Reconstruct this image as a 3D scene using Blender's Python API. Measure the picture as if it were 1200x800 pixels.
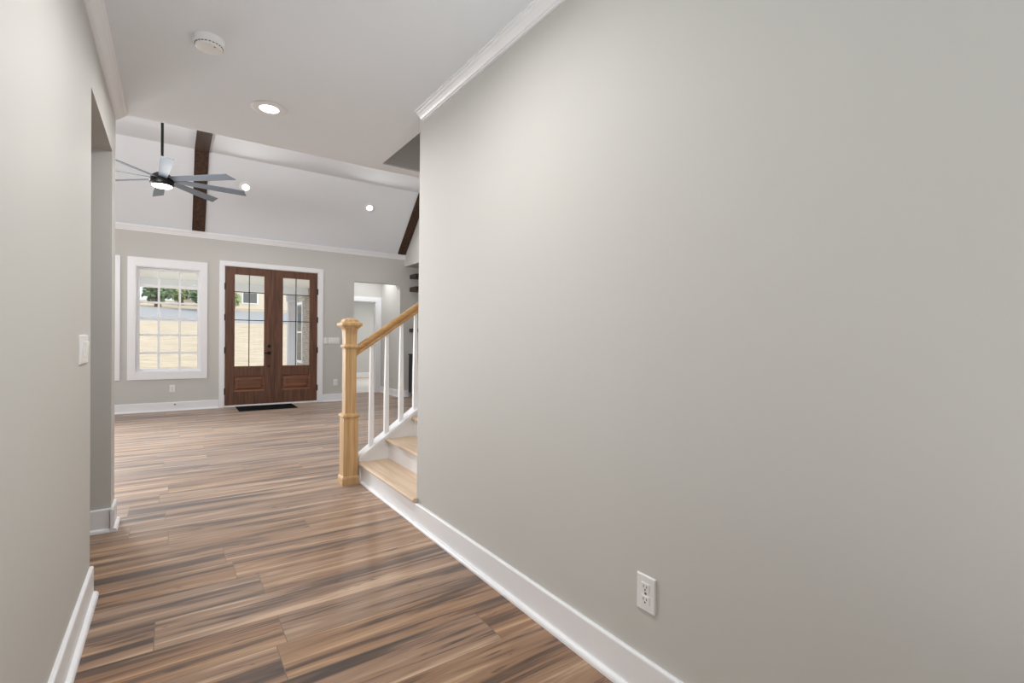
import bpy, bmesh, math, random
from mathutils import Vector, Matrix
random.seed(7)
C = bpy.context.scene.collection
for o in list(bpy.data.objects):
    bpy.data.objects.remove(o)

# ------------------------------------------------------------------ camera
sc = bpy.context.scene
F_PX, CY = 570.6, 403.9                       # focal length and principal row, for a 1200 px wide frame
yaw, pitch, roll = (math.radians(a) for a in (34.855, -0.5, 0.63))
F0 = Vector((math.sin(yaw), math.cos(yaw), 0)); R0 = Vector((math.cos(yaw), -math.sin(yaw), 0)); U0 = Vector((0, 0, 1))
U1 = U0*math.cos(pitch) - F0*math.sin(pitch); FW = F0*math.cos(pitch) + U0*math.sin(pitch)
RT = R0*math.cos(roll) + U1*math.sin(roll); UP = U1*math.cos(roll) - R0*math.sin(roll)
cam = bpy.data.cameras.new('camera'); cam_o = bpy.data.objects.new('camera', cam); C.objects.link(cam_o)
cam.sensor_fit = 'HORIZONTAL'; cam.sensor_width = 36.0; cam.lens = 36.0*F_PX/1200.0
cam.shift_y = (CY - 400.0)/1200.0
cam.clip_start = 0.02; cam.clip_end = 500
cam_o.matrix_world = Matrix(((RT.x, UP.x, -FW.x, 0), (RT.y, UP.y, -FW.y, 0), (RT.z, UP.z, -FW.z, 1.2), (0, 0, 0, 1)))
sc.camera = cam_o

# ------------------------------------------------------------------ view, world, sun, lamps, added fill lights
sc.view_settings.view_transform = 'Standard'
sc.view_settings.look = 'None'
sc.view_settings.gamma = 1.0
sc.view_settings.use_curve_mapping = False
sc.view_settings.exposure = 0.22
SKY = (0.86, 0.93, 1.0)
SKY_STRENGTH = 1.35
SUN_STRENGTH = 1.75
HALL_W, VAULT_W, FAN_W, REAR_W = 12.5, 11.0, 1.0, 2.5
w = bpy.data.worlds.new('sky'); sc.world = w; w.use_nodes = True
bg = w.node_tree.nodes['Background']; bg.inputs[0].default_value = (*SKY, 1); bg.inputs[1].default_value = SKY_STRENGTH
sun = bpy.data.lights.new('sun', 'SUN'); sun.energy = SUN_STRENGTH; sun.angle = math.radians(3); sun.color = (1, .96, .9)
sun_o = bpy.data.objects.new('sun', sun); C.objects.link(sun_o)
sun_o.rotation_euler = Vector((0.6, -0.55, 0.65)).to_track_quat('Z', 'Y').to_euler()
sun_o.location = (20, 0, 30)

def soft(name, loc, aim, sx, sy, watts, col=(1, 1, 1), spread=180):
    l = bpy.data.lights.new(name, 'AREA'); l.shape = 'RECTANGLE'; l.size = sx; l.size_y = sy; l.energy = watts; l.color = col; l.spread = math.radians(spread)
    o = bpy.data.objects.new(name, l); C.objects.link(o); o.location = loc
    o.rotation_euler = Vector(aim).to_track_quat('-Z', 'Y').to_euler(); return o
soft('rear_fill', (1.06, -1.75, 1.2), (-.1, 1, .5), .42, 2.0, 7, (.95, .98, 1))  # unseen fill light added behind the camera; the wall there has no window
soft('rear_fill_up', (1.1, -1.0, .45), (-.38, .62, 1), .36, 1.2, 15, (.97, .985, 1), 112)  # added fill behind the camera, lifts the hall ceiling
soft('west_fill', (-4.1, 5.8, 1.5), (1, 0, -.05), 1.6, 1.9, 18, (.97, .985, 1))  # added soft fill just inside the unseen west openings
soft('west_fill', (-4.1, 7.9, 1.5), (1, -.1, -.05), 1.6, 1.9, 18, (.97, .985, 1))  # second added fill on the same side
soft('front_fill', (-2.0, 8.6, 1.4), (.55, -1, -.06), 1.6, 2.0, 76, (.98, .99, 1), 125)  # unseen fill added inside the front room, aimed back into the hall
soft('vault_fill', (-1.1, 4.5, 2.5), (.75, 1, .34), 1.0, .5, 25, (1, 1, 1), 110)  # unseen fill added to even out the sloped vault
soft('lobby_fill', (3.4, 10.2, 2.58), (0, 0, -1), .8, .5, 6)  # area light added to fill the lobby, no fixture modelled
soft('bedroom_fill', (5.0, 13.0, 2.58), (0, 0, -1), 1, 1, 40)  # area light added to fill the far room, no fixture modelled
soft('porch_fill', (.6, 11.4, .02), (0, 0, 1), 5, 2, 60)  # added at floor level out of view to brighten the porch ceiling

# ------------------------------------------------------------------ key dimensions (metres)
XL, XR = -0.31, 1.31            # hall walls
ZC = 2.645                      # hall ceiling
YB = -1.8                       # wall behind the camera
Y_LEFT, Y_JAMB, Y_OPEN = 2.935, 3.87, 4.07   # end of left wall, far jamb of the side opening, great room edge
Y_RIGHT = 2.95                  # end of right wall
Y_HEAD = 3.93                   # stairwell header
X_STAIR = 1.41
YF = 9.63                       # front wall
XW, XE = -4.2, 3.96             # great room side walls
Z_EAVE, Y_FLAT, Z_FLAT, SLOPE = 2.935, 8.57, 3.96, 0.967
HB = 0.14                       # baseboard height

# ------------------------------------------------------------------ material helpers
def lin(r, g, b):
    f = lambda c: (c/255/12.92) if c/255 <= .04045 else ((c/255+.055)/1.055)**2.4
    return (f(r), f(g), f(b), 1)
def new_mat(name):
    m = bpy.data.materials.new(name); m.use_nodes = True
    nt = m.node_tree; return m, nt, nt.nodes['Principled BSDF']
def N(nt, t, **kw):
    n = nt.nodes.new(t)
    for k, v in kw.items(): setattr(n, k, v)
    return n
def plain(name, col, rough=.5, metal=0.0, vary=.04, scale=30, bump=0.0, bscale=200, spec=.5):
    m, nt, p = new_mat(name)
    tc = N(nt, 'ShaderNodeTexCoord'); no = N(nt, 'ShaderNodeTexNoise'); no.inputs['Scale'].default_value = scale
    nt.links.new(tc.outputs['Object'], no.inputs['Vector'])
    mx = N(nt, 'ShaderNodeMix', data_type='RGBA'); nt.links.new(no.outputs['Fac'], mx.inputs['Factor'])
    mx.inputs[6].default_value = tuple(c*(1-vary) for c in col[:3])+(1,); mx.inputs[7].default_value = tuple(min(1, c*(1+vary)) for c in col[:3])+(1,)
    nt.links.new(mx.outputs[2], p.inputs['Base Color'])
    p.inputs['Roughness'].default_value = rough; p.inputs['Metallic'].default_value = metal
    p.inputs['Specular IOR Level'].default_value = spec
    if bump:
        n2 = N(nt, 'ShaderNodeTexNoise'); n2.inputs['Scale'].default_value = bscale
        nt.links.new(tc.outputs['Object'], n2.inputs['Vector'])
        b = N(nt, 'ShaderNodeBump'); b.inputs['Strength'].default_value = bump; b.inputs['Distance'].default_value = .002
        nt.links.new(n2.outputs['Fac'], b.inputs['Height']); nt.links.new(b.outputs['Normal'], p.inputs['Normal'])
    return m
def wood(name, dark, light, axis=2, rough=.45, freq=22.0, stretch=1.4, contrast=(.35, .65)):
    m, nt, p = new_mat(name)
    tc = N(nt, 'ShaderNodeTexCoord'); mp = N(nt, 'ShaderNodeMapping')
    s = [freq]*3; s[axis] = stretch; mp.inputs['Scale'].default_value = s
    no = N(nt, 'ShaderNodeTexNoise'); no.inputs['Scale'].default_value = 1.6; no.inputs['Detail'].default_value = 6; no.inputs['Distortion'].default_value = .6
    nt.links.new(tc.outputs['Object'], mp.inputs['Vector']); nt.links.new(mp.outputs['Vector'], no.inputs['Vector'])
    r = N(nt, 'ShaderNodeValToRGB'); r.color_ramp.elements[0].position, r.color_ramp.elements[1].position = contrast
    r.color_ramp.elements[0].color = dark; r.color_ramp.elements[1].color = light
    nt.links.new(no.outputs['Fac'], r.inputs['Fac']); nt.links.new(r.outputs['Color'], p.inputs['Base Color'])
    p.inputs['Roughness'].default_value = rough
    b = N(nt, 'ShaderNodeBump'); b.inputs['Strength'].default_value = .15; b.inputs['Distance'].default_value = .003
    nt.links.new(no.outputs['Fac'], b.inputs['Height']); nt.links.new(b.outputs['Normal'], p.inputs['Normal'])
    return m
def emitter(name, col, strength):
    m = bpy.data.materials.new(name); m.use_nodes = True; nt = m.node_tree; nt.nodes.clear()
    e = N(nt, 'ShaderNodeEmission'); e.inputs[0].default_value = (*col, 1); e.inputs[1].default_value = strength
    o = N(nt, 'ShaderNodeOutputMaterial'); nt.links.new(e.outputs[0], o.inputs[0]); return m
def glass_mat():
    m = bpy.data.materials.new('window glass'); m.use_nodes = True; nt = m.node_tree; nt.nodes.clear()
    t = N(nt, 'ShaderNodeBsdfTransparent'); t.inputs[0].default_value = (.93, .95, .95, 1)
    g = N(nt, 'ShaderNodeBsdfGlossy'); g.inputs['Roughness'].default_value = .02
    fr = N(nt, 'ShaderNodeFresnel'); fr.inputs[0].default_value = 1.45
    mx = N(nt, 'ShaderNodeMixShader'); o = N(nt, 'ShaderNodeOutputMaterial')
    nt.links.new(fr.outputs[0], mx.inputs[0]); nt.links.new(t.outputs[0], mx.inputs[1]); nt.links.new(g.outputs[0], mx.inputs[2])
    nt.links.new(mx.outputs[0], o.inputs[0]); return m
def floor_mat():
    m, nt, p = new_mat('wide plank vinyl floor')
    L = nt.links.new
    PW, PL = .228, 1.42
    tc = N(nt, 'ShaderNodeTexCoord'); sp = N(nt, 'ShaderNodeSeparateXYZ'); L(tc.outputs['Object'], sp.inputs[0])
    def M(op, a, b=None, c=None):
        n = N(nt, 'ShaderNodeMath', operation=op)
        for i, v in enumerate((a, b, c)):
            if v is None: continue
            if isinstance(v, (int, float)): n.inputs[i].default_value = v
            else: L(v, n.inputs[i])
        return n.outputs[0]
    x, y = sp.outputs[0], sp.outputs[1]
    v = M('DIVIDE', M('SUBTRACT', y, .014), PW)
    row = M('FLOOR', v); fv = M('SUBTRACT', v, row)
    wn = N(nt, 'ShaderNodeTexWhiteNoise', noise_dimensions='1D'); L(row, wn.inputs['W'])
    u = M('ADD', M('DIVIDE', x, PL), M('MULTIPLY', wn.outputs['Value'], 7.3))
    colm = M('FLOOR', u); fu = M('SUBTRACT', u, colm)
    cid = N(nt, 'ShaderNodeCombineXYZ'); L(row, cid.inputs[0]); L(colm, cid.inputs[1])
    pid = N(nt, 'ShaderNodeTexWhiteNoise', noise_dimensions='3D'); L(cid.outputs[0], pid.inputs['Vector'])
    pid2 = N(nt, 'ShaderNodeSeparateColor'); L(pid.outputs['Color'], pid2.inputs[0])
    # broad streaks running along the plank
    def streak(sx, sy, detail, off, dist):
        cv = N(nt, 'ShaderNodeCombineXYZ')
        L(M('ADD', M('MULTIPLY', x, sx), M('MULTIPLY', pid2.outputs[0], 53.0+off)), cv.inputs[0])
        L(M('ADD', M('MULTIPLY', y, sy), M('MULTIPLY', pid2.outputs[1], 31.0)), cv.inputs[1])
        L(M('MULTIPLY', pid2.outputs[2], 17.0), cv.inputs[2])
        n = N(nt, 'ShaderNodeTexNoise'); n.inputs['Scale'].default_value = 1; n.inputs['Detail'].default_value = detail
        n.inputs['Distortion'].default_value = dist; n.inputs['Roughness'].default_value = .55
        L(cv.outputs[0], n.inputs['Vector']); return n.outputs['Fac']
    s1 = streak(.8, 12.5, 4.5, 0, .6)
    s2 = streak(4.0, 110.0, 5.0, 9, .4)
    s3 = streak(5.0, 24.0, 2.0, 21, .8)
    f = M('ADD', M('MULTIPLY', M('SUBTRACT', s1, .5), 1.05), M('ADD', M('MULTIPLY', s2, .24), .375))
    f = M('ADD', f, M('MULTIPLY', M('SUBTRACT', pid2.outputs[1], .5), .06))
    r = N(nt, 'ShaderNodeValToRGB'); cr = r.color_ramp
    cols = [(.30, lin(64, 48, 40)), (.40, lin(102, 78, 62)), (.455, lin(146, 114, 90)), (.55, lin(162, 130, 104)), (.66, lin(200, 168, 139))]
    cr.elements[0].position, cr.elements[0].color = cols[0]; cr.elements[1].position, cr.elements[1].color = cols[-1]
    for q, c in cols[1:-1]: e = cr.elements.new(q); e.color = c
    L(f, r.inputs['Fac'])
    # per-plank hue: some greyer, some redder
    hs = N(nt, 'ShaderNodeHueSaturation'); L(r.outputs['Color'], hs.inputs['Color'])
    L(M('ADD', .92, M('MULTIPLY', pid2.outputs[2], .25)), hs.inputs['Saturation']); L(M('ADD', .93, M('MULTIPLY', pid2.outputs[0], .12)), hs.inputs['Value'])
    # knots
    mr = N(nt, 'ShaderNodeMapRange', interpolation_type='SMOOTHSTEP'); mr.inputs[1].default_value = .665; mr.inputs[2].default_value = .74; L(s3, mr.inputs[0])
    mk = N(nt, 'ShaderNodeMix', data_type='RGBA'); L(M('MULTIPLY', mr.outputs[0], .75), mk.inputs['Factor']); L(hs.outputs[0], mk.inputs[6]); mk.inputs[7].default_value = lin(62, 46, 40)
    # thin dark grain lines that wander along the plank
    s4 = streak(.8, 26.0, 1.5, 37, .7)
    gl = N(nt, 'ShaderNodeMapRange', interpolation_type='SMOOTHSTEP'); gl.inputs[1].default_value = .004; gl.inputs[2].default_value = .035; gl.inputs[3].default_value = .3; gl.inputs[4].default_value = 0
    L(M('ABSOLUTE', M('SUBTRACT', s4, .46)), gl.inputs[0])
    mg = N(nt, 'ShaderNodeMix', data_type='RGBA'); L(gl.outputs[0], mg.inputs['Factor']); L(mk.outputs[2], mg.inputs[6]); mg.inputs[7].default_value = lin(78, 60, 50)
    mk = mg
    # seams
    dv = M('MINIMUM', fv, M('SUBTRACT', 1.0, fv)); du = M('MULTIPLY', M('MINIMUM', fu, M('SUBTRACT', 1.0, fu)), PL/PW)
    d = M('MULTIPLY', M('MINIMUM', dv, du), PW)
    ms = N(nt, 'ShaderNodeMapRange'); ms.inputs[1].default_value = .0006; ms.inputs[2].default_value = .0022; L(d, ms.inputs[0])
    sm = N(nt, 'ShaderNodeMix', data_type='RGBA'); L(ms.outputs[0], sm.inputs['Factor']); sm.inputs[6].default_value = lin(112, 92, 78); L(mk.outputs[2], sm.inputs[7])
    L(sm.outputs[2], p.inputs['Base Color'])
    p.inputs['Roughness'].default_value = .44; p.inputs['Specular IOR Level'].default_value = .4
    p.inputs['Sheen Weight'].default_value = .28; p.inputs['Sheen Roughness'].default_value = .45  # sheen stands in for bright window reflections at grazing angles
    bh = M('ADD', M('MULTIPLY', ms.outputs[0], .8), M('MULTIPLY', s1, 1.2))
    b = N(nt, 'ShaderNodeBump'); b.inputs['Strength'].default_value = .2; b.inputs['Distance'].default_value = .0015; L(bh, b.inputs['Height']); L(b.outputs[0], p.inputs['Normal'])
    return m
def brick_mat():
    m, nt, p = new_mat('weathered brick')
    tc = N(nt, 'ShaderNodeTexCoord'); mp = N(nt, 'ShaderNodeMapping'); mp.inputs['Rotation'].default_value = (math.radians(90), 0, 0)
    sp = N(nt, 'ShaderNodeSeparateXYZ'); cb = N(nt, 'ShaderNodeCombineXYZ'); ad = N(nt, 'ShaderNodeMath', operation='ADD')
    nt.links.new(tc.outputs['Object'], sp.inputs[0]); nt.links.new(sp.outputs[0], ad.inputs[0]); nt.links.new(sp.outputs[1], ad.inputs[1])
    nt.links.new(ad.outputs[0], cb.inputs[0]); nt.links.new(sp.outputs[2], cb.inputs[1])
    br = N(nt, 'ShaderNodeTexBrick'); br.inputs['Scale'].default_value = 4.5
    br.inputs['Color1'].default_value = lin(190, 175, 160); br.inputs['Color2'].default_value = lin(150, 135, 125); br.inputs['Mortar'].default_value = lin(205, 200, 192)
    nt.links.new(cb.outputs[0], br.inputs['Vector']); nt.links.new(br.outputs['Color'], p.inputs['Base Color']); p.inputs['Roughness'].default_value = .9
    return m
def lawn_mat(a, b_):
    m, nt, p = new_mat('dormant grass')
    tc = N(nt, 'ShaderNodeTexCoord'); mp = N(nt, 'ShaderNodeMapping'); mp.inputs['Scale'].default_value = (1.2, 6, 1)
    n = N(nt, 'ShaderNodeTexNoise'); n.inputs['Scale'].default_value = 1.5; n.inputs['Detail'].default_value = 8
    nt.links.new(tc.outputs['Object'], mp.inputs[0]); nt.links.new(mp.outputs[0], n.inputs[0])
    r = N(nt, 'ShaderNodeValToRGB'); r.color_ramp.elements[0].position = .35; r.color_ramp.elements[1].position = .6
    r.color_ramp.elements[0].color = a; r.color_ramp.elements[1].color = b_
    nt.links.new(n.outputs[0], r.inputs[0]); nt.links.new(r.outputs[0], p.inputs['Base Color']); p.inputs['Roughness'].default_value = 1
    return m

M_WALL = plain('greige wall paint', lin(207, 206, 202), .62, vary=.006, scale=3, bump=.08, bscale=350, spec=.3)
M_CEIL = plain('flat white ceiling paint', lin(234, 238, 243), .8, vary=.005, scale=3, bump=.06, bscale=300, spec=.2)
M_TRIM = plain('white trim enamel', lin(246, 247, 250), .32, vary=.005, scale=5)
M_FLOOR = floor_mat()
M_DOOR = wood('stained walnut door', lin(84, 55, 42), lin(116, 78, 58), axis=2, rough=.45, freq=26)
M_DOORP = wood('stained walnut panel', lin(96, 60, 43), lin(138, 90, 62), axis=0, rough=.4, freq=26)
M_BEAM = wood('dark stained beam', lin(46, 32, 24), lin(84, 58, 41), axis=1, rough=.7, freq=24, stretch=.8)
M_OAK = wood('raw red oak', lin(196, 156, 106), lin(222, 186, 138), axis=2, rough=.5, freq=34)
M_OAKR = wood('raw red oak rail', lin(186, 140, 88), lin(212, 170, 116), axis=0, rough=.5, freq=34)
M_TREAD = wood('raw oak tread', lin(214, 188, 160), lin(232, 209, 184), axis=1, rough=.55, freq=24)
M_BLACK = plain('oil rubbed bronze', (.012, .011, .011, 1), .38, .6)
M_MAT = plain('black rubber mat', (.010, .010, .011, 1), 1, bump=.5, bscale=90, spec=.08)
M_BLADE = plain('matte charcoal fan blade', lin(104, 112, 122), .42)
M_PLATE = plain('white plastic', lin(242, 242, 242), .3, vary=.003)
M_SLOT = plain('dark slot', (.05, .05, .05, 1), .6)
M_GREY = plain('grey vent', (.16, .16, .16, 1), .6)
M_SHELF = plain('dark espresso wood', lin(58, 44, 38), .5)
M_CABINET = plain('black lacquer', (.01, .009, .009, 1), .4)
M_GLASS = glass_mat()
M_CONC = plain('concrete', lin(186, 182, 176), .9, vary=.06)
M_ASPH = plain('asphalt', lin(168, 166, 168), .95, vary=.05)
M_PORCHC = plain('porch ceiling boards', lin(226, 223, 216), .8)
M_COLUMN = plain('grey painted column', lin(206, 206, 214), .7)
M_BRICK = brick_mat()
M_SIDING = plain('cream siding', lin(226, 214, 198), .85, vary=.03)
M_SHINGLE = plain('grey shingles', lin(120, 116, 116), .95, vary=.1)
M_BARK = plain('tree bark', lin(92, 78, 64), .95, vary=.2, scale=9)
M_LEAF = plain('green foliage', lin(158, 170, 122), .8, vary=.3, scale=3)
M_LEAF2 = plain('dark evergreen foliage', lin(116, 136, 98), .8, vary=.3, scale=3)
M_LAWN = lawn_mat(lin(188, 166, 142), lin(212, 194, 170))
M_CARPET = plain('pale carpet', lin(222, 218, 212), .95, bump=.4, bscale=150)
M_LENS = emitter('lamp lens', (1, .97, .93), 9.0)
M_STEEL = plain('satin steel', lin(150, 150, 152), .35, .8)

# ------------------------------------------------------------------ mesh helpers
ORI = {}
def box(bm, x0, x1, y0, y1, z0, z1, bev=0.0):
    vs = [bm.verts.new((x, y, z)) for z in (z0, z1) for y in (y0, y1) for x in (x0, x1)]
    fs = [(0, 2, 3, 1), (4, 5, 7, 6), (0, 1, 5, 4), (2, 6, 7, 3), (0, 4, 6, 2), (1, 3, 7, 5)]
    faces = [bm.faces.new([vs[i] for i in f]) for f in fs]
    if bev:
        es = list({e for f in faces for e in f.edges})
        bmesh.ops.bevel(bm, geom=es, offset=bev, segments=2, affect='EDGES', profile=.5)
def boxbm(*a, **k):
    bm = bmesh.new(); box(bm, *a, **k); return bm
def prism(bm, prof, axis, a, b):
    """extrude a closed 2D profile from a to b along axis; profile coords are the two other axes in order (x: y,z / y: x,z / z: x,y)"""
    def P(t, q):
        return {'x': (t, q[0], q[1]), 'y': (q[0], t, q[1]), 'z': (q[0], q[1], t)}[axis]
    A = [bm.verts.new(P(a, q)) for q in prof]; B = [bm.verts.new(P(b, q)) for q in prof]
    bm.faces.new(A); bm.faces.new(B[::-1]); n = len(prof)
    for i in range(n): bm.faces.new((A[i], B[i], B[(i+1) % n], A[(i+1) % n]))
def lathe(bm, c, prof, n=32, axis='z', caps=True):
    """prof: list of (radius, height) from c along axis"""
    rings = []
    for r, h in prof:
        ring = []
        for i in range(n):
            t = 2*math.pi*i/n; u, v = r*math.cos(t), r*math.sin(t)
            d = {'z': (u, v, h), 'y': (u, h, v), 'x': (h, u, v)}[axis]
            ring.append(bm.verts.new((c[0]+d[0], c[1]+d[1], c[2]+d[2])))
        rings.append(ring)
    for a, b in zip(rings, rings[1:]):
        for i in range(n): bm.faces.new((a[i], a[(i+1) % n], b[(i+1) % n], b[i]))
    if caps:
        bm.faces.new(rings[0][::-1]); bm.faces.new(rings[-1])
def sqlathe(bm, c, prof):
    """square section stack: prof of (half width, height)"""
    rings = [[bm.verts.new((c[0]+sx*h, c[1]+sy*h, c[2]+z)) for sx, sy in ((-1, -1), (1, -1), (1, 1), (-1, 1))] for h, z in prof]
    for a, b in zip(rings, rings[1:]):
        for i in range(4): bm.faces.new((a[i], a[(i+1) % 4], b[(i+1) % 4], b[i]))
    bm.faces.new(rings[0][::-1]); bm.faces.new(rings[-1])
def loft(bm, sections):
    rings = [[bm.verts.new(p) for p in s] for s in sections]; n = len(rings[0])
    for a, b in zip(rings, rings[1:]):
        for i in range(n): bm.faces.new((a[i], a[(i+1) % n], b[(i+1) % n], b[i]))
    bm.faces.new(rings[0][::-1]); bm.faces.new(rings[-1])
def make(name, bm, mat, parent=None, origin=None, smooth=False):
    """ONE mesh object; the mesh is given in world coordinates"""
    bmesh.ops.recalc_face_normals(bm, faces=bm.faces)
    if origin is None:
        if parent is not None: origin = ORI[parent]
        else:
            xs = [v.co for v in bm.verts]
            lo = [min(v[i] for v in xs) for i in range(3)]; hi = [max(v[i] for v in xs) for i in range(3)]
            origin = Vector(((lo[0]+hi[0])/2, (lo[1]+hi[1])/2, lo[2]))
    origin = Vector(origin)
    for v in bm.verts: v.co -= origin
    if smooth:
        for f in bm.faces: f.smooth = True
    me = bpy.data.meshes.new(name); bm.to_mesh(me); bm.free(); me.materials.append(mat)
    if smooth: me.set_sharp_from_angle(angle=math.radians(38))
    o = bpy.data.objects.new(name, me); C.objects.link(o)
    ORI[o.name] = origin
    if parent is not None:
        o.parent = bpy.data.objects[parent]; o.location = origin - ORI[parent]
    else: o.location = origin
    return o.name
def tag(n, label=None, cat=None, group=None, kind=None):
    o = bpy.data.objects[n]
    if label: o['label'] = label
    if cat: o['category'] = cat
    if group: o['group'] = group
    if kind: o['kind'] = kind
    return n
def thing(name, loc, label=None, cat=None, group=None, kind=None):
    o = bpy.data.objects.new(name, None); C.objects.link(o); o.location = loc; o.empty_display_size = .1
    ORI[o.name] = Vector(loc); return tag(o.name, label, cat, group, kind)
def struct(name, bm, mat, label, cat, **k):
    return tag(make(name, bm, mat, origin=(0, 0, 0), **k), label, cat, kind='structure')
def holed_wall(axis, a0, a1, z0, z1, t0, t1, holes):
    """wall spanning a0..a1 along axis ('x' or 'y'), thickness t0..t1 on the other, rectangular holes (a,b,zlo,zhi)"""
    bm = bmesh.new()
    A = sorted({a0, a1, *[h[0] for h in holes], *[h[1] for h in holes]}); Z = sorted({z0, z1, *[h[2] for h in holes], *[h[3] for h in holes]})
    def solid(i, k):
        if i < 0 or k < 0 or i >= len(A)-1 or k >= len(Z)-1: return False
        ca, cz = (A[i]+A[i+1])/2, (Z[k]+Z[k+1])/2
        return not any(h[0] < ca < h[1] and h[2] < cz < h[3] for h in holes)
    V = {}
    def v(a, t, z):
        key = (round(a, 5), round(t, 5), round(z, 5))
        if key not in V: V[key] = bm.verts.new((a, t, z) if axis == 'x' else (t, a, z))
        return V[key]
    for i in range(len(A)-1):
        for k in range(len(Z)-1):
            if not solid(i, k): continue
            a, b, c, d = A[i], A[i+1], Z[k], Z[k+1]
            for t in (t0, t1): bm.faces.new((v(a, t, c), v(b, t, c), v(b, t, d), v(a, t, d)))
            if not solid(i-1, k): bm.faces.new((v(a, t0, c), v(a, t1, c), v(a, t1, d), v(a, t0, d)))
            if not solid(i+1, k): bm.faces.new((v(b, t0, c), v(b, t1, c), v(b, t1, d), v(b, t0, d)))
            if not solid(i, k-1): bm.faces.new((v(a, t0, c), v(b, t0, c), v(b, t1, c), v(a, t1, c)))
            if not solid(i, k+1): bm.faces.new((v(a, t0, d), v(b, t0, d), v(b, t1, d), v(a, t1, d)))
    return bm

# ------------------------------------------------------------------ floor and ceilings
struct('floor', boxbm(-4.6, 6.2, -2.1, 10.86, -.1, 0), M_FLOOR, 'brown wide plank wood floor with dark streaks', 'floor')
bm = bmesh.new(); box(bm, XL-.13, X_STAIR, YB-.15, Y_OPEN, ZC, ZC+.3); box(bm, -3.0, XL-.13, 1.5, Y_JAMB+.2, 2.45, ZC+.3); box(bm, X_STAIR, 5.3, Y_HEAD, Y_OPEN, ZC, ZC+.012)
struct('ceiling', bm, M_CEIL, 'flat white ceiling over the hallway', 'ceiling')
bm = bmesh.new()
prof = [(YF+.02, Z_EAVE-.02), (Y_FLAT, Z_FLAT), (Y_OPEN+1.03, Z_FLAT), (Y_OPEN-.02, Z_EAVE-.02), (Y_OPEN-.02, Z_FLAT+.4), (YF+.02, Z_FLAT+.4)]
prism(bm, prof, 'x', XW-.15, XE+.002)
struct('ceiling', bm, M_CEIL, 'white vaulted ceiling with sloped side over the front room', 'ceiling')
bm = bmesh.new(); box(bm, X_STAIR-.1, 5.4, Y_RIGHT-.13, Y_OPEN, 4.3, 4.4)
struct('ceiling', bm, M_CEIL, 'ceiling high above the staircase', 'ceiling')

# ------------------------------------------------------------------ walls
struct('wall_left', holed_wall('y', YB, Y_OPEN, 0, ZC, XL-.13, XL, [(Y_LEFT, Y_JAMB, -.01, 2.335)]), M_WALL, 'greige hallway wall at left with a wide opening', 'wall')
struct('wall_right', boxbm(XR, XR+.13, YB, Y_RIGHT, 0, ZC), M_WALL, 'long blank greige hallway wall at right', 'wall')
struct('wall_rear', holed_wall('x', XL-.13, XR+.13, 0, ZC, YB-.13, YB, []), M_WALL, 'greige wall behind the camera', 'wall')
struct('wall_stair', boxbm(XR+.13, 5.4, Y_RIGHT-.13, Y_RIGHT, 0, 4.3), M_WALL, 'greige wall beside the staircase', 'wall')
bm = bmesh.new(); box(bm, X_STAIR-.1, X_STAIR, Y_RIGHT-.13, Y_HEAD, ZC+.3, 4.3)
struct('wall_stairwell', bm, M_WALL, 'upper stairwell wall above the hallway', 'wall')
struct('wall_header', boxbm(X_STAIR, 5.4, Y_HEAD, Y_OPEN, ZC+.012, 4.3), M_WALL, 'greige header wall above the open side of the staircase', 'wall')
struct('wall_closing', boxbm(5.3, 5.4, Y_RIGHT, 10.0, 0, 4.3), M_WALL, 'greige wall at the top of the stair run', 'wall')
bm = bmesh.new(); box(bm, XW, XL-.13, Y_OPEN-.13, Y_OPEN, 0, Z_EAVE); box(bm, XL-.13, X_STAIR, Y_OPEN-.13, Y_OPEN-.001, ZC+.3, Z_EAVE)
struct('wall_back', bm, M_WALL, 'back wall of the front room', 'wall')
bm = bmesh.new(); box(bm, -3.0, -2.9, 1.5, Y_JAMB+.07, 0, 2.45); box(bm, -2.9, XL-.13, 1.5, 1.6, 0, 2.45); box(bm, -2.9, XL-.13, Y_JAMB, Y_JAMB+.07, 0, 2.45)
struct('wall_side', bm, M_WALL, 'greige walls of the side room beyond the left opening', 'wall')
WIN = (-.488, .39, .63, 2.315)
WIN2 = (-1.63, -.752, .63, 2.315)
DOOR = (.70, 2.262, -.01, 2.445)
OPN = (2.914, 3.866, -.01, 2.33)
fw = holed_wall('x', XW-.15, 4.4, 0, Z_EAVE+.08, YF, YF+.15, [WIN, WIN2, DOOR, OPN])
prism(fw, [(OPN[1]+.001, OPN[3]+.001), (OPN[1]-.055, OPN[3]+.001), (OPN[1]-.03, OPN[3]-.03), (OPN[1]+.001, OPN[3]-.10)], 'y', YF, YF+.15)
struct('wall_front', fw, M_WALL, 'greige front wall with the entry doors and windows', 'wall')
bm = bmesh.new()
box(bm, XE, XE+.5, 6.6, YF, 2.715, Z_FLAT+.3); box(bm, XE, XE+.12, Y_OPEN, 6.6, 0, Z_FLAT+.3); box(bm, XE+.12, 5.3, 6.5, 6.6, 0, 2.715)
struct('wall_east', bm, M_WALL, 'greige side wall with a shelf alcove beside the front wall', 'wall')
struct('ceiling', boxbm(XE+.5, 5.3, 6.5, YF+.1, 2.715, 2.85), M_CEIL, 'lowered ceiling of the shelf alcove', 'ceiling')
WW = [(5.0, 6.6, .5, 2.4), (7.0, 8.8, .5, 2.4)]  # unseen openings added to let sky light into the front room
struct('wall_west', holed_wall('y', Y_OPEN-.13, YF, 0, Z_FLAT+.3, XW-.15, XW, WW), M_WALL, 'greige west wall of the front room', 'wall')

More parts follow.
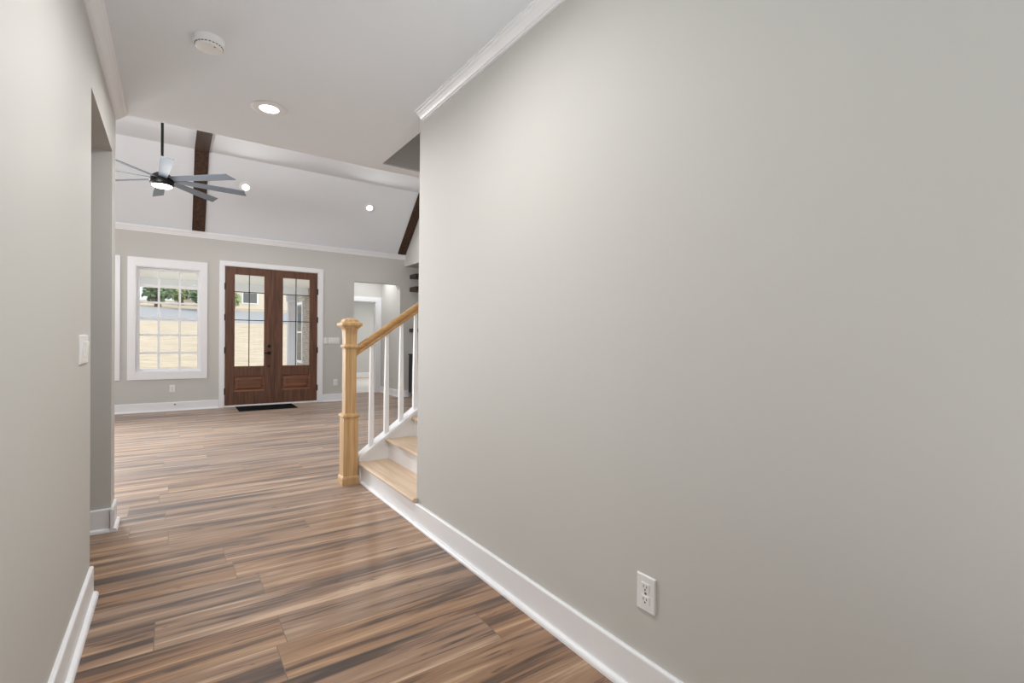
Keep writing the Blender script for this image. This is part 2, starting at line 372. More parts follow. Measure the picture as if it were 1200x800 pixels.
# vestibule and room beyond the opening in the front wall
YV = 10.75
bm = bmesh.new(); box(bm, OPN[1], OPN[1]+.12, YF+.15, YV, 0, 2.6); box(bm, 2.78, 2.9, YF+.15, YV, 0, 2.6)
struct('wall_vestibule', bm, M_WALL, 'greige walls of the small lobby beyond the opening', 'wall')
struct('ceiling', boxbm(2.78, OPN[1]+.12, YF+.15, YV+.12, 2.6, 2.7), M_CEIL, 'ceiling of the small lobby', 'ceiling')
D2 = (2.93, 3.755, -.01, 2.04)
struct('wall_lobby', holed_wall('x', 2.78, 4.1, 0, 2.6, YV, YV+.12, [D2]), M_WALL, 'lobby wall with a white cased doorway', 'wall')
bm = bmesh.new(); box(bm, 2.9, 7.0, 14.9, 15.0, 0, 2.6); box(bm, 6.9, 7.0, YV+.12, 14.9, 0, 2.6); box(bm, 4.1, 6.9, YV+.02, YV+.12, 0, 2.6)
struct('wall_bedroom', bm, M_WALL, 'greige walls of the far room seen through the doorway', 'wall')
struct('ceiling', boxbm(2.75, 7.0, YV+.12, 15.0, 2.6, 2.7), M_CEIL, 'ceiling of the far room', 'ceiling')
struct('floor', boxbm(2.9, 6.9, 10.86, 14.9, -.1, .0), M_CARPET, 'pale carpet in the far room', 'floor')

# ------------------------------------------------------------------ trim: baseboards, crowns, casings
def base_run(bm, axis, a, b, face, d, h=HB):
    """baseboard with quarter round on a wall face at coordinate `face`, projecting in direction d (+1/-1)"""
    prof = [(0, 0), (.033, 0), (.032, .010), (.028, .017), (.021, .021), (.0145, .022), (.0145, h-.007), (.0125, h-.002), (.009, h), (0, h)]
    prism(bm, [(face+d*p, z) for p, z in prof], axis, a, b)
def base(name, runs, label, h=HB):
    bm = bmesh.new()
    for r in runs: base_run(bm, *r, h=h)
    return struct(name, bm, M_TRIM, label, 'baseboard')
base('baseboard_left', [('y', YB, Y_LEFT-.0, XL, 1)], 'white baseboard along the near left hallway wall')
base('baseboard_left', [('x', -2.9, XL+.0145, Y_JAMB, -1), ('y', Y_JAMB-.033, Y_OPEN, XL, 1)], 'white baseboard wrapping the wall end past the left opening')
base('baseboard_right', [('y', YB, Y_RIGHT-.005, XR, -1)], 'white baseboard along the right hallway wall')
base('baseboard_front', [('x', XW, DOOR[0]-.06, YF, -1), ('x', DOOR[1]+.07, OPN[0], YF, -1)], 'white baseboard under the front window and beside the doors')
base('baseboard_front', [('x', OPN[1]-.0145, 4.06, YF, -1), ('y', YF-.033, YV, OPN[1], -1)], 'white baseboard right of the lobby opening')
base('baseboard_bedroom', [('x', 2.9, 6.9, 14.9, -1)], 'white baseboard of the far room', h=.17)
def crown_run(bm, axis, a, b, face, d, z, ph=.05, pw=.061):
    n = lambda p, q: (face+d*p*pw, z-q*ph)
    prism(bm, [n(0, 1), n(.16, 1), n(.18, .88), n(.30, .84), n(.42, .66), n(.62, .42), n(.78, .30), n(.82, .18), n(1, .14), n(1, 0), n(0, 0)], axis, a, b)
bm = bmesh.new(); crown_run(bm, 'y', YB, Y_OPEN-.005, XL, 1, ZC); struct('trim_1', bm, M_TRIM, 'white crown moulding along the left hallway wall', 'crown moulding')
bm = bmesh.new(); crown_run(bm, 'y', YB, Y_RIGHT-.05, XR, -1, ZC); struct('trim_2', bm, M_TRIM, 'white crown moulding along the right hallway wall', 'crown moulding')
bm = bmesh.new(); crown_run(bm, 'x', XW, XE, YF, -1, 2.945, ph=.092, pw=.055); struct('trim_3', bm, M_TRIM, 'white crown moulding along the top of the front wall', 'crown moulding')

# ------------------------------------------------------------------ windows
def window(n, W, label):
    x0, x1, z0, z1 = W; cw = .095
    t = thing('window_%d' % n, ((x0+x1)/2, YF, z0), label, 'window', kind='structure')
    bm = bmesh.new(); y0, y1 = YF-.02, YF-.0005
    box(bm, x0-cw, x0+.006, y0, y1, z0-.115, z1+.13, .002); box(bm, x1-.006, x1+cw-.013, y0, y1, z0-.115, z1+.13, .002)
    box(bm, x0+.006, x1-.006, y0, y1, z1-.006, z1+.13, .002); box(bm, x0+.006, x1-.006, y0, y1, z0-.115, z0+.006, .002)
    make('casing', bm, M_TRIM, t)
    bm = bmesh.new()
    box(bm, x0+.0005, x0+.02, YF, YF+.13, z0, z1); box(bm, x1-.02, x1-.0005, YF, YF+.13, z0, z1); box(bm, x0+.02, x1-.02, YF, YF+.13, z1-.02, z1-.0005); box(bm, x0+.02, x1-.02, YF, YF+.13, z0+.0005, z0+.02)
    make('jamb', bm, M_TRIM, t)
    a0, a1, b0, b1 = x0+.02, x1-.02, z0+.02, z1-.02; zm = 1.495
    for (lo, hi, y) in ((zm-.02, b1, YF+.085), (b0, zm+.02, YF+.055)):
        bm = bmesh.new(); s = .036
        box(bm, a0, a0+s, y, y+.03, lo, hi); box(bm, a1-s, a1, y, y+.03, lo, hi); box(bm, a0+s, a1-s, y, y+.03, hi-s, hi); box(bm, a0+s, a1-s, y, y+.03, lo, lo+s)
        sash = make('sash', bm, M_TRIM, t)
        bm = bmesh.new(); m = .0155
        for k in (1, 2):
            xx = a0+(a1-a0)*k/3; box(bm, xx-m, xx+m, y+.006, y+.024, lo+s, hi-s)
            zz = lo+(hi-lo)*k/3; box(bm, a0+s, a1-s, y+.0062, y+.0238, zz-m, zz+m)
        make('muntin', bm, M_TRIM, sash)
        make('pane', boxbm(a0+s-.004, a1-s+.004, y+.013, y+.017, lo+s-.004, hi-s+.004), M_GLASS, sash)
window(1, WIN, 'white double hung grid window left of the entry doors')
window(2, WIN2, 'white cased window at far left edge of front wall')

# ------------------------------------------------------------------ entry doors
dr = thing('door_1', (1.48, YF, 0), 'stained wood double entry doors with glass panes and white casing', 'door', kind='structure')
bm = bmesh.new(); x0, x1 = DOOR[0], DOOR[1]
box(bm, x0-.058, x0+.016, YF-.02, YF-.0005, 0, 2.507, .002); box(bm, x1-.018, x1+.072, YF-.02, YF-.0005, 0, 2.507, .002); box(bm, x0+.016, x1-.018, YF-.02, YF-.0005, 2.428, 2.507, .002)
make('casing', bm, M_TRIM, dr)
bm = bmesh.new(); box(bm, x0+.0005, x0+.024, YF, YF+.14, 0, 2.444); box(bm, x1-.026, x1-.0005, YF, YF+.14, 0, 2.444); box(bm, x0+.024, x1-.026, YF, YF+.14, 2.422, 2.4445)
make('jamb', bm, M_TRIM, dr)
make('threshold', boxbm(x0+.024, x1-.026, YF-.012, YF+.14, .0005, .026, .004), M_TRIM, dr)
def leaf(a, b, gx0, gx1, active):
    z0, z1, y0, y1 = .032, 2.419, YF+.006, YF+.05
    gz0, gz1, pz0, pz1 = .69, 2.303, .262, .532
    lf = make('door_leaf', holed_wall('x', a, b, z0, z1, y0, y1, [(gx0, gx1, gz0, gz1), (gx0, gx1, pz0, pz1)]), M_DOOR, dr)
    # glazing stops, glass, dark muntin bars
    bm = bmesh.new(); s = .012
    for (lo, hi) in ((gz0, gz1),):
        box(bm, gx0, gx0+s, y0+.004, y1-.004, lo, hi); box(bm, gx1-s, gx1, y0+.004, y1-.004, lo, hi); box(bm, gx0+s, gx1-s, y0+.004, y1-.004, lo, lo+s); box(bm, gx0+s, gx1-s, y0+.004, y1-.004, hi-s, hi)
    make('glazing_stop', bm, M_DOORP, lf)
    make('pane', boxbm(gx0+s-.003, gx1-s+.003, y0+.019, y0+.025, gz0+s-.003, gz1-s+.003), M_GLASS, lf)
    bm = bmesh.new(); xm = (gx0+gx1)/2-.007; m = .0065
    box(bm, xm-m, xm+m, y0+.013, y0+.031, gz0+s, gz1-s)
    for z in (1.993, 1.505): box(bm, gx0+s, gx1-s, y0+.0135, y0+.0305, z-m, z+m)
    make('muntin', bm, M_BLACK, lf)
    # raised panel with bevelled field
    bm = bmesh.new()
    def ring(i, yy): return [(gx0+i, yy, pz0+i), (gx1-i, yy, pz0+i), (gx1-i, yy, pz1-i), (gx0+i, yy, pz1-i)]
    loft(bm, [ring(.0, y1-.008), ring(.0, y0+.002), ring(.012, y0+.016), ring(.03, y0+.018), ring(.062, y0+.006)])
    make('raised_panel', bm, M_DOORP, lf)
    hx = a-.006 if active else b+.006
    for z in (2.075, 1.545, .98, .275):
        bm = bmesh.new(); lathe(bm, (hx, YF-.004, z-.05), [(.005, -.006), (.0085, 0), (.0085, .1), (.005, .106)], 12); box(bm, hx-.012, hx+.012, YF-.001, YF+.006, z-.05, z+.05)
        make('hinge', bm, M_BLACK, dr)
    return lf
l1 = leaf(.730, 1.4775, .862, 1.345, True)
l2 = leaf(1.4825, 2.231, 1.626, 2.106, False)
bm = bmesh.new(); box(bm, 1.466, 1.497, YF-.006, YF+.006, .034, 2.415, .003)
tag(make('astragal', bm, M_DOOR, l2))
bm = bmesh.new(); lathe(bm, (1.412, YF+.006, 1.052), [(.028, 0), (.028, -.012), (.022, -.018), (.012, -.02), (.012, -.032)], 20, 'y'); make('deadbolt', bm, M_BLACK, l1, smooth=True)
bm = bmesh.new(); box(bm, 1.385, 1.438, YF-.006, YF+.0055, .903, .957, .003); lathe(bm, (1.412, YF-.006, .93), [(.011, 0), (.011, -.045)], 14, 'y')
box(bm, 1.325, 1.424, YF-.056, YF-.042, .921, .939, .004); make('lever_handle', bm, M_BLACK, l1)
bm = bmesh.new(); lathe(bm, (1.412, YF+.006, .693), [(.012, 0), (.012, -.008), (.005, -.012)], 14, 'y'); make('keyhole', bm, M_BLACK, l1)  # round keyhole below the lever

# cased doorway beyond the lobby
d2 = thing('door_2', ((D2[0]+D2[1])/2, YV, 0), 'white cased doorway at the back of the lobby', 'doorway', kind='structure')
bm = bmesh.new(); box(bm, D2[0]-.1, D2[0]+.006, YV-.02, YV-.0005, 0, 2.135); box(bm, D2[1]-.006, D2[1]+.107, YV-.02, YV-.0005, 0, 2.135); box(bm, D2[0]+.006, D2[1]-.006, YV-.02, YV-.0005, 2.034, 2.135)
make('casing', bm, M_TRIM, d2)
bm = bmesh.new(); box(bm, D2[0]+.0005, D2[0]+.02, YV, YV+.12, 0, 2.039); box(bm, D2[1]-.02, D2[1]-.0005, YV, YV+.12, 0, 2.039); box(bm, D2[0]+.02, D2[1]-.02, YV, YV+.12, 2.02, 2.0395)
make('jamb', bm, M_TRIM, d2)

# ------------------------------------------------------------------ ceiling beams
def beam(x0, x1, label):
    t = .032
    o = math.sqrt(1+SLOPE*SLOPE)*t
    ye = YF-.05
    k = math.tan(math.atan(SLOPE)/2)*t
    zs = lambda y: Z_EAVE+(YF-y)*SLOPE
    y2 = Y_OPEN+1.03+.02
    prof = [(ye, zs(ye)+.012), (ye, zs(ye)-o+.012), (Y_FLAT-k, Z_FLAT-t), (y2, Z_FLAT-t), (y2, Z_FLAT+.01), (Y_FLAT, Z_FLAT+.01)]
    bm = bmesh.new(); prism(bm, prof, 'x', x0, x1)
    tag(make('ceiling_beam', bm, M_BEAM), label, 'beam', 'dark ceiling beams')
beam(.250, .428, 'dark wood ceiling beam running up behind the ceiling fan')
beam(3.79, 3.956, 'dark wood ceiling beam at the right corner of the front wall')

# ------------------------------------------------------------------ staircase
ST_RISE, ST_RUN, X1 = .17, .235, 1.297
Y_CURB0, Y_CURB1 = 4.055, 4.165
NST = 11
st = thing('staircase', (X1, 3.5, 0), 'staircase with bare oak treads, white risers and sloped white curb', 'staircase')
for i in range(NST):
    xr = X1+i*ST_RUN; zt = .172+i*ST_RISE
    make('riser', boxbm(xr, xr+.018, (Y_RIGHT-.01 if i == 0 else Y_RIGHT+.012), Y_CURB0-.001, (.0005 if i == 0 else zt-ST_RISE+.0005), zt-.0275), M_TRIM, st)
    bm = bmesh.new(); nb = .013; xn = xr-.026
    prof = [(xr+ST_RUN+.017, zt-.027), (xr+ST_RUN+.017, zt), (xn+.012, zt)] + [(xn+.0135-.0135*math.sin(a), zt-.0135+.0135*math.cos(a)) for a in [math.pi*j/8 for j in range(1, 8)]] + [(xn+.012, zt-.027)]
    prism(bm, prof, 'y', (Y_RIGHT-.02 if i == 0 else Y_RIGHT+.012), Y_CURB0-.001)
    if i == 0:
        # keep the tread behind the wall line except for its nosing
        bmesh.ops.delete(bm, geom=list(bm.verts), context='VERTS')
        prism(bm, [(p[0], p[1]) for p in prof], 'y', Y_RIGHT+.002, Y_CURB0-.001)
        prism(bm, [(X1+.012, zt-.027), (X1+.012, zt)] + prof[2:], 'y', Y_RIGHT-.022, Y_RIGHT+.002)
    make('tread', bm, M_TREAD, st)
bm = bmesh.new(); prism(bm, [(X1-.0005, .0005), (X1-.017, .0005), (X1-.016, .009), (X1-.011, .015), (X1-.0005, .018)], 'y', Y_RIGHT-.008, Y_CURB0-.02)
make('quarter_round', bm, M_TRIM, st)
make('skirt_board', (lambda b: (prism(b, [(X1+.02, .0005), (X1+.02, .26), (X1+NST*ST_RUN, .26+NST*ST_RUN*ST_RISE/ST_RUN), (X1+NST*ST_RUN, .0005)], 'y', Y_RIGHT+.0005, Y_RIGHT+.0115), b)[1])(bmesh.new()), M_TRIM, st)
k_ = ST_RISE/ST_RUN
xa, xb = 1.281, X1+NST*ST_RUN
zc0 = lambda x: .205+(x-1.281)*k_          # top of curb cap on the line of the stair
bm = bmesh.new(); prism(bm, [(xa, .0005), (xa, zc0(xa)-.03), (xb, zc0(xb)-.03), (xb, .0005)], 'y', Y_CURB0, Y_CURB1)
make('curb_wall', bm, M_TRIM, st)
bm = bmesh.new(); prism(bm, [(xa-.003, zc0(xa)-.03), (xa-.003, zc0(xa)), (xb, zc0(xb)), (xb, zc0(xb)-.03)], 'y', Y_CURB0-.012, Y_CURB1+.012)
make('curb_cap', bm, M_TRIM, st)

rl = thing('stair_railing', (1.21, 4.105, 0), 'oak handrail with square newel post and white balusters', 'railing')
NX, NY = 1.209, 4.105
bm = bmesh.new()
sqlathe(bm, (NX, NY, 0), [(.060, .0005), (.060, .52), (.058, .548), (.0455, .549), (.0455, 1.115), (.0455, 1.15), (.0450, 1.16), (.0500, 1.285), (.050, 1.30)])
nw = make('newel_post', bm, M_OAK, rl)
bm = bmesh.new(); sqlathe(bm, (NX, NY, 0), [(.070, .0003), (.070, .05), (.066, .062), (.061, .068)]); make('base_moulding', bm, M_OAK, nw)
bm = bmesh.new(); sqlathe(bm, (NX, NY, 0), [(.059, .546), (.066, .552), (.069, .562), (.066, .572), (.056, .578), (.0457, .585)]); make('lower_collar', bm, M_OAK, nw)
bm = bmesh.new(); sqlathe(bm, (NX, NY, 0), [(.0465, 1.118), (.056, 1.124), (.060, 1.136), (.056, 1.148), (.0465, 1.154)]); make('upper_collar', bm, M_OAK, nw)
bm = bmesh.new(); sqlathe(bm, (NX, NY, 0), [(.0505, 1.270), (.053, 1.278), (.060, 1.290), (.071, 1.300), (.0715, 1.304), (.080, 1.305), (.083, 1.312), (.083, 1.324), (.080, 1.331), (.060, 1.338), (.056, 1.346), (.056, 1.354), (.050, 1.360), (.006, 1.376)]); make('cap', bm, M_OAK, nw)
# handrail: rounded profile swept up the slope
HX0, HX1, HZ0 = NX+.046, xb, 1.098
k_r = .703
sec = [(-.022, -.044), (.022, -.044), (.026, -.030), (.020, -.014), (.030, 0), (.032, .018), (.026, .034), (.012, .043), (-.012, .043), (-.026, .034), (-.032, .018), (-.030, 0), (-.020, -.014), (-.026, -.030)]
bm = bmesh.new(); loft(bm, [[(x, NY+a, HZ0+(x-1.258)*k_r+b) for a, b in sec] for x in (HX0, HX1)])
make('handrail', bm, M_OAKR, rl, smooth=True)
x = 1.397
while x < 2.9:
    zb, zt = zc0(x)-.008, HZ0+(x-1.258)*k_r-.044
    bm = bmesh.new(); hb_, ht_ = .0185, .0115
    loft(bm, [[(x+sx*h, NY+sy*h, z) for sx, sy in ((-1, -1), (1, -1), (1, 1), (-1, 1))] for h, z in ((hb_, zb), (hb_, zb+.28), (ht_, zt+.008))])
    make('baluster', bm, M_TRIM, rl); x += .133

# ------------------------------------------------------------------ ceiling fan
FX, FY, FZ = -.106, 6.70, 2.955
fan = thing('ceiling_fan', (FX, FY, FZ), 'black ceiling fan with eight grey blades and a lit lamp', 'ceiling fan')
bm = bmesh.new(); lathe(bm, (FX, FY, 0), [(.03, Z_FLAT-.075), (.05, Z_FLAT-.06), (.068, Z_FLAT-.02), (.07, Z_FLAT-.0005)], 28); make('canopy', bm, M_BLACK, fan, smooth=True)
bm = bmesh.new(); lathe(bm, (FX, FY, 0), [(.0135, FZ+.09), (.0135, Z_FLAT-.07)], 16); make('downrod', bm, M_BLACK, fan, smooth=True)
bm = bmesh.new(); lathe(bm, (FX, FY, FZ), [(.099, -.075), (.110, -.066), (.116, -.045), (.115, -.015), (.106, .015), (.088, .040), (.062, .060), (.034, .073), (.028, .080), (.026, .115), (.014, .122)], 36); make('motor_housing', bm, M_BLACK, fan, smooth=True)
bm = bmesh.new(); lathe(bm, (FX, FY, FZ), [(.05, -.094), (.08, -.09), (.094, -.082), (.096, -.072)], 36); make('lamp_lens', bm, M_LENS, fan, smooth=True)
for k in range(8):
    ang = math.radians(4.0+45*k); pt = math.radians(-14)
    pts = [(.085, -.034), (.16, -.042), (.60, -.056), (.80, -.060), (.845, .052), (.60, .056), (.16, .042), (.085, .034)]
    bm = bmesh.new(); secs = []
    for th in (-.004, .004):
        ring = []
        for r, s in pts:
            yy, zz = s*math.cos(pt)-th*math.sin(pt), s*math.sin(pt)+th*math.cos(pt)
            ring.append((FX+r*math.cos(ang)-yy*math.sin(ang), FY+r*math.sin(ang)+yy*math.cos(ang), FZ+zz))
        secs.append(ring)
    loft(bm, secs); make('blade', bm, M_BLADE, fan)
fl = bpy.data.lights.new('fan_lamp', 'POINT'); fl.energy = FAN_W; fl.shadow_soft_size = .07; fl.color = (1, .98, .95)
flo = bpy.data.objects.new('fan_lamp', fl); C.objects.link(flo); flo.location = (FX, FY, FZ-.17)

# ------------------------------------------------------------------ recessed lights and smoke detector
def downlight(loc, nrm, watts, label, r=.08, spread=170):
    nrm = Vector(nrm).normalized(); q = nrm.to_track_quat('Z', 'Y')
    t = thing('recessed_light', loc, label, 'ceiling light', 'recessed ceiling lights')
    def put(prof, name, mat):
        bm = bmesh.new(); lathe(bm, (0, 0, 0), prof, 32)
        for v in bm.verts: v.co = Vector(loc)+q @ v.co
        make(name, bm, mat, t, smooth=True)
    bm = bmesh.new()
    put([(r+.001, .0005), (r+.024, .0005), (r+.024, .003), (r+.018, .006), (r+.001, .005)], 'trim_ring', M_TRIM)
    put([(r, .0008), (r, .0035), (r*.6, .0055)], 'lens', M_LENS)
    l = bpy.data.lights.new('downlight_lamp', 'AREA'); l.shape = 'DISK'; l.size = r*2; l.energy = watts; l.color = (1, .985, .96); l.spread = math.radians(spread)
    lo = bpy.data.objects.new('downlight_lamp', l); C.objects.link(lo); lo.location = Vector(loc)+nrm*.012
    lo.rotation_euler = nrm.to_track_quat('-Z', 'Y').to_euler()
downlight((.492, 3.412, ZC), (0, 0, -1), HALL_W, 'bright recessed light in the flat hallway ceiling')
downlight((.492, 1.72, ZC), (0, 0, -1), HALL_W*.8, 'recessed light in hallway ceiling above the camera side')
downlight((.492, -.95, ZC), (0, 0, -1), REAR_W, 'recessed light in hallway ceiling behind the camera')
sn = (0, -SLOPE, -1)
zs = lambda y: Z_EAVE+(YF-y)*SLOPE
for xx, lab in ((.952, 'recessed light in the sloped ceiling right of the fan'), (2.972, 'recessed light in the sloped ceiling above the lobby opening'), (-1.6, 'recessed light in the sloped ceiling hidden behind the left wall')):
    downlight((xx, 8.92, zs(8.92)), sn, VAULT_W, lab, r=.075)
sd = thing('smoke_detector', (.138, 2.80, ZC-.045), 'round white smoke detector on the hallway ceiling', 'smoke detector')
bm = bmesh.new(); lathe(bm, (.138, 2.80, ZC), [(.062, -.034), (.066, -.03), (.068, -.012), (.068, -.0005)], 36); make('base', bm, M_PLATE, sd, smooth=True)
bm = bmesh.new(); lathe(bm, (.138, 2.80, ZC), [(.050, -.0465), (.056, -.044), (.0585, -.039), (.057, -.034)], 36); make('cover', bm, M_PLATE, sd, smooth=True)
bm = bmesh.new()
for k in range(24):
    a = 2*math.pi*k/24
    b2 = bmesh.new(); box(b2, .055, .0605, -.004, .004, -.0375, -.0345)
    for v in b2.verts: v.co = Vector((.138, 2.80, ZC))+Matrix.Rotation(a, 3, 'Z') @ v.co
    mm = bpy.data.meshes.new('tmp'); b2.to_mesh(mm); b2.free(); bm.from_mesh(mm); bpy.data.meshes.remove(mm)
make('vent_slots', bm, M_GREY, sd)
bm = bmesh.new(); lathe(bm, (.160, 2.765, ZC-.0462), [(.004, -.002), (.004, .002)], 12); make('indicator', bm, M_GREY, sd)

# ------------------------------------------------------------------ outlets and switches
def face_frame(loc, nrm):
    n = Vector(nrm); up = Vector((0, 0, 1)); s = up.cross(n); return lambda a, h, d: Vector(loc)+s*a+up*h+n*d
def fbox(bm, fr, a0, a1, h0, h1, d0, d1, taper=0.0):
    q = [(a0, h0), (a1, h0), (a1, h1), (a0, h1)]; ca, ch = (a0+a1)/2, (h0+h1)/2
    A = [fr(a, h, d0) for a, h in q]; B = [fr(a+(taper if a < ca else -taper), h+(taper if h < ch else -taper), d1) for a, h in q]
    loft(bm, [A, B])
def outlet(loc, nrm, label, w=.039, h=.060):
    t = thing('wall_outlet', loc, label, 'outlet', 'wall outlets'); fr = face_frame(loc, nrm)
    bm = bmesh.new(); fbox(bm, fr, -w, w, -h, h, .0002, .003); fbox(bm, fr, -w, w, -h, h, .003, .0065, .003); p = make('cover_plate', bm, M_PLATE, t)
    bm = bmesh.new(); fbox(bm, fr, -.0045, .0045, -.0045, .0045, .006, .0072, .001); make('screw', bm, M_STEEL, p)
    for c in (.021, -.021):
        bm = bmesh.new(); fbox(bm, fr, -.017, .017, c-.0145, c+.0145, .0062, .0085, .0015); rc = make('receptacle', bm, M_PLATE, t)
        for a, hh in ((-.0065, .0045), (.0065, .0037)):
            bm = bmesh.new(); fbox(bm, fr, a-.0012, a+.0012, c+.003-hh, c+.003+hh, .0080, .0088); make('slot', bm, M_SLOT, rc)
        bm = bmesh.new(); fbox(bm, fr, -.0026, .0026, c-.0105, c-.0055, .0080, .0088); make('slot', bm, M_SLOT, rc)
outlet((XR, 1.073, .357), (-1, 0, 0), 'white duplex outlet low on the right hallway wall')
outlet((-.004, YF, .362), (0, -1, 0), 'white duplex outlet below the front window')
outlet((2.572, YF, .362), (0, -1, 0), 'white duplex outlet low between entry doors and lobby opening')
def switch(loc, nrm, gangs, label):
    t = thing('light_switch', loc, label, 'light switch', 'light switches'); fr = face_frame(loc, nrm)
    w = .0355+.023*(gangs-1)
    bm = bmesh.new(); fbox(bm, fr, -w, w, -.06, .06, .0002, .003); fbox(bm, fr, -w, w, -.06, .06, .003, .0065, .003); make('cover_plate', bm, M_PLATE, t)
    for g in range(gangs):
        a = (g-(gangs-1)/2)*.046
        bm = bmesh.new(); loft(bm, [[fr(a+x_, z_, .006) for x_, z_ in ((-.0165, -.033), (.0165, -.033), (.0165, .033), (-.0165, .033))],
                                   [fr(a+x_, z_, d_) for x_, z_, d_ in ((-.0155, -.032, .0085), (.0155, -.032, .0085), (.0155, .032, .0125), (-.0155, .032, .0125))]])
        make('rocker', bm, M_PLATE, t)
switch((XL, 2.70, 1.144), (1, 0, 0), 4, 'white switch plate on left wall just before the opening')
switch((2.381, YF, 1.160), (0, -1, 0), 1, 'narrow white switch plate next to the entry door casing')
switch((2.535, YF, 1.160), (0, -1, 0), 4, 'wide white switch plate between entry doors and lobby opening')

# ------------------------------------------------------------------ small things on the floor and wall
bm = bmesh.new(); box(bm, .885, 1.775, 8.99, 9.575, .0005, .012, .004); tag(make('door_mat', bm, M_MAT), 'black door mat in front of the entry doors', 'door mat')
bm = bmesh.new(); lathe(bm, (.031, YF-.0147, .105), [(.013, 0), (.013, -.004), (.006, -.007), (.006, -.05), (.010, -.052), (.010, -.066), (.006, -.07)], 16, 'y')
tag(make('door_stop', bm, M_STEEL, smooth=True), 'small grey door stop on the baseboard below the outlet', 'door stop')

# ------------------------------------------------------------------ shelf alcove
for z0, z1, lab in ((2.47, 2.55, 'topmost dark floating shelf in the corner alcove'), (2.20, 2.29, 'dark floating shelf second from the top in the alcove'), (1.355, 1.425, 'lowest dark floating shelf above the black cabinet')):
    tag(make('floating_shelf', boxbm(4.07, 5.1, YF-.32, YF-.001, z0, z1, .003), M_SHELF), lab, 'shelf', 'alcove shelves')
cb = thing('base_cabinet', (4.38, 8.4, 0), 'black base cabinet in the corner alcove', 'cabinet')
bm = bmesh.new(); box(bm, 4.065, 4.68, 7.2, YF-.04, .09, .87); box(bm, 4.11, 4.66, 7.22, YF-.05, .0005, .09); make('body', bm, M_CABINET, cb)
make('countertop', boxbm(4.04, 4.69, 7.18, YF-.037, .87, .90, .003), M_CABINET, cb)
for k in range(4):
    y = 7.21+k*.595
    dn = make('door', boxbm(4.046, 4.065, y, y+.585, .10, .86, .003), M_CABINET, cb)
    make('knob', (lambda b2: (lathe(b2, (4.046, y+.05, .74), [(.006, 0), (.006, -.015), (.013, -.018), (.011, -.028)], 12, 'x'), b2)[1])(bmesh.new()), M_BLACK, dn)

# ------------------------------------------------------------------ outside: porch, lawn, street, houses, trees
struct('porch_floor', boxbm(-8, 2.75, YF+.15, 13.3, -.15, -.03), M_CONC, 'concrete front porch slab', 'porch')
struct('porch_ceiling', boxbm(-8, 2.75, YF+.15, 13.3, 2.44, 2.5), M_PORCHC, 'pale porch ceiling', 'porch ceiling')
struct('porch_beam', boxbm(-8, 2.75, 12.85, 13.1, 2.26, 2.439), M_TRIM, 'white beam at the front edge of porch', 'beam')
pc = thing('porch_column', (2.41, 12.97, -.03), 'square pale grey porch column seen through the right door', 'column')
bm = bmesh.new(); sqlathe(bm, (2.41, 12.97, -.03), [(.095, .12), (.095, 2.17)]); make('shaft', bm, M_COLUMN, pc)
bm = bmesh.new(); sqlathe(bm, (2.41, 12.97, -.03), [(.12, .0005), (.12, .13), (.10, .15)]); make('base', bm, M_COLUMN, pc)
bm = bmesh.new(); sqlathe(bm, (2.41, 12.97, -.03), [(.10, 2.12), (.12, 2.15), (.12, 2.289)]); make('capital', bm, M_COLUMN, pc)
WB = (12.0, 12.0, 0, 0)
struct('wall_wing', holed_wall('y', YF+.16, 15.1, -.15, 3.2, 2.75, 2.78, [(13.45, 14.15, .6, 2.1)]), M_BRICK, 'brick side wall of the house wing by the porch', 'wall')
wg = thing('window_3', (2.75, 13.8, .6), 'white window in the brick wing wall seen through the right door', 'window', kind='structure')
bm = bmesh.new(); box(bm, 2.73, 2.79, 13.40, 13.47, .55, 2.15); box(bm, 2.73, 2.79, 14.13, 14.2, .55, 2.15); box(bm, 2.73, 2.79, 13.47, 14.13, 2.08, 2.15); box(bm, 2.73, 2.79, 13.47, 14.13, .55, .62); box(bm, 2.74, 2.78, 13.47, 14.13, 1.34, 1.38)
make('frame', bm, M_TRIM, wg); make('pane', boxbm(2.755, 2.76, 13.47, 14.13, .62, 2.08), M_GLASS, wg)
def ground_z(y):
    pts = [(9.8, -.15), (13.3, -.12), (16, .15), (30, 1.98), (31, 2.05), (36, 2.35), (44, 3.5), (70, 5.5)]
    for (a, za), (b, zb) in zip(pts, pts[1:]):
        if y <= b: return za+(zb-za)*(y-a)/(b-a)
    return pts[-1][1]
def strip(y0, y1, mat, name, label, cat, n=14, x0=-60, x1=90, dz=0):
    bm = bmesh.new(); rows = []
    for i in range(n+1):
        y = y0+(y1-y0)*i/n; rows.append([bm.verts.new((x0+(x1-x0)*j/20, y, ground_z(y)+dz+.03*math.sin(j*1.7+y)*(1 if 0 < i < n else 0))) for j in range(21)])
    for a, b in zip(rows, rows[1:]):
        for j in range(20): bm.faces.new((a[j], a[j+1], b[j+1], b[j]))
    struct(name, bm, mat, label, cat)
strip(13.3, 30, M_LAWN, 'ground', 'straw coloured dormant front lawn rising to the street', 'lawn', 24)
strip(30, 42, M_ASPH, 'ground_street', 'grey street at the top of the lawn', 'street', 3)
strip(42, 75, M_LAWN, 'ground_far', 'far lawn across the street', 'lawn', 8)
struct('ground_side', boxbm(-60, XW-.15, -30, 13.3, -.3, -.2), M_LAWN, 'unseen straw lawn added west of the house to bounce light', 'lawn')  # ground added out of view to bounce light in through the west openings
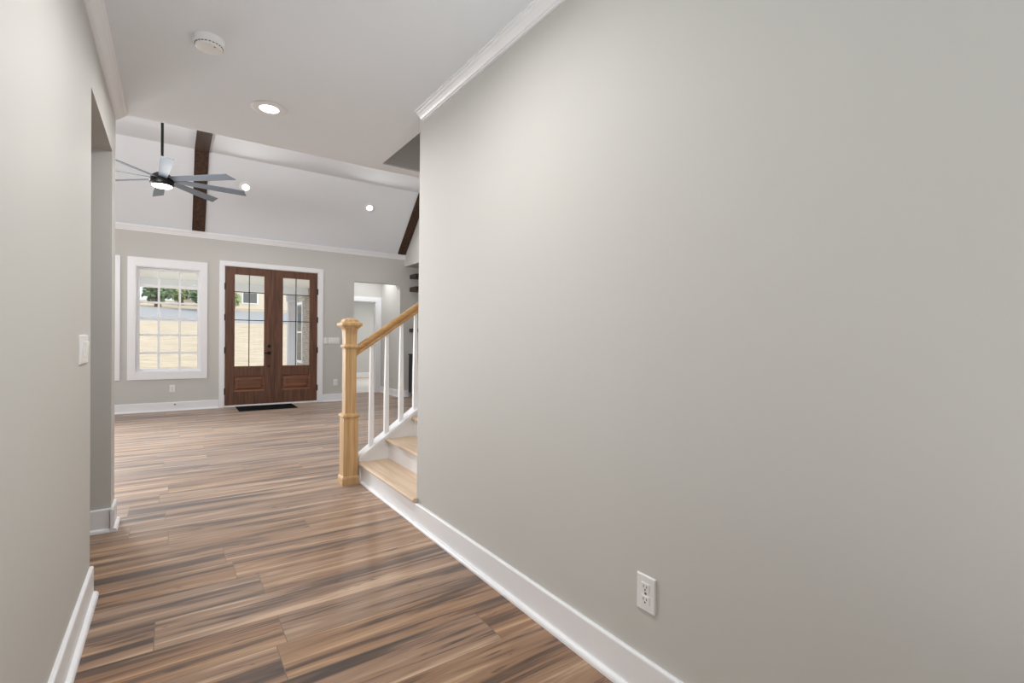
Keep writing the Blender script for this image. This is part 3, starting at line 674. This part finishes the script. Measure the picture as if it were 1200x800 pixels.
def house(x, y, w_, d, h, label, mat):
    z = ground_z(y)-.1; t = thing('house', (x, y, z), label, 'house', 'houses across the street')
    make('walls', boxbm(x-w_/2, x+w_/2, y, y+d, z, z+h), mat, t)
    bm = bmesh.new(); prism(bm, [(y-.4, z+h), (y+d/2, z+h+d*.3), (y+d+.4, z+h)], 'x', x-w_/2-.4, x+w_/2+.4); make('roof', bm, M_SHINGLE, t)
    for k in range(3):
        xx = x-w_/2+w_*(k+.7)/3.4
        wn_ = make('window', boxbm(xx-.6, xx+.6, y-.06, y+.02, z+.45, z+1.65), M_TRIM, t)
        make('pane', boxbm(xx-.5, xx+.5, y-.08, y-.05, z+.55, z+1.55), M_GREY, wn_)
    make('door', boxbm(x-.5+w_*.03, x+.5+w_*.03, y-.05, y+.02, z, z+2.1), M_SHELF, t)
house(9.4, 46, 14, 9, 4.2, 'cream house across the street seen through the entry doors', M_SIDING)
house(3.6, 60, 6, 7, 2.6, 'brick house far behind the trees seen through the window', M_BRICK)
def tree(x, y, h, cr, label, mat, seed):
    rnd = random.Random(seed); z = ground_z(y)-.05
    t = thing('tree', (x, y, z), label, 'tree', 'trees across the street')
    bm = bmesh.new(); lathe(bm, (x, y, z), [(.22, 0), (.16, h*.3), (.12, h*.55), (.05, h*.9)], 10)
    for k in range(6):
        a = rnd.uniform(0, 6.28); z1 = z+h*rnd.uniform(.4, .7); L_ = cr*.7
        p0 = Vector((x, y, z1)); p1 = p0+Vector((math.cos(a)*L_, math.sin(a)*L_, L_*.8)); dd = (p1-p0).normalized(); s = dd.orthogonal().normalized(); u = dd.cross(s)
        loft(bm, [[p+s*r*math.cos(q)+u*r*math.sin(q) for q in (0, 1.57, 3.14, 4.71)] for p, r in ((p0, .07), (p1, .02))])
    make('trunk', bm, M_BARK, t)
    bm = bmesh.new()
    for k in range(520):
        d = Vector((rnd.gauss(0, 1), rnd.gauss(0, 1), rnd.gauss(0, 1))).normalized()*cr*rnd.uniform(.45, 1.0)
        c = Vector((x, y, z+h*.68))+Vector((d.x, d.y, d.z*.85))
        a = Vector((rnd.gauss(0, 1), rnd.gauss(0, 1), rnd.gauss(0, 1))).normalized(); b = a.orthogonal().normalized(); s = rnd.uniform(.12, .26)
        bm.faces.new([bm.verts.new(c+a*s), bm.verts.new(c+b*s*.55), bm.verts.new(c-a*s), bm.verts.new(c-b*s*.55)])
    make('foliage', bm, mat, t)
tree(-.9, 43, 1.7, 1.0, 'dark evergreen tree seen through middle panes of the window', M_LEAF2, 1)
tree(.5, 47.0, 1.9, 1.1, 'light green leafy tree seen through the window beside a darker one', M_LEAF, 2)
tree(1.9, 40.8, 1.9, 1.0, 'dense tree seen at the right edge panes of window', M_LEAF2, 3)
tree(9.4, 30, 4.0, 2.0, 'green tree beside the brick wing seen through right door', M_LEAF2, 4)
tree(3.6, 43, 1.2, .7, 'low bushy tree in front of the cream house', M_LEAF, 5)
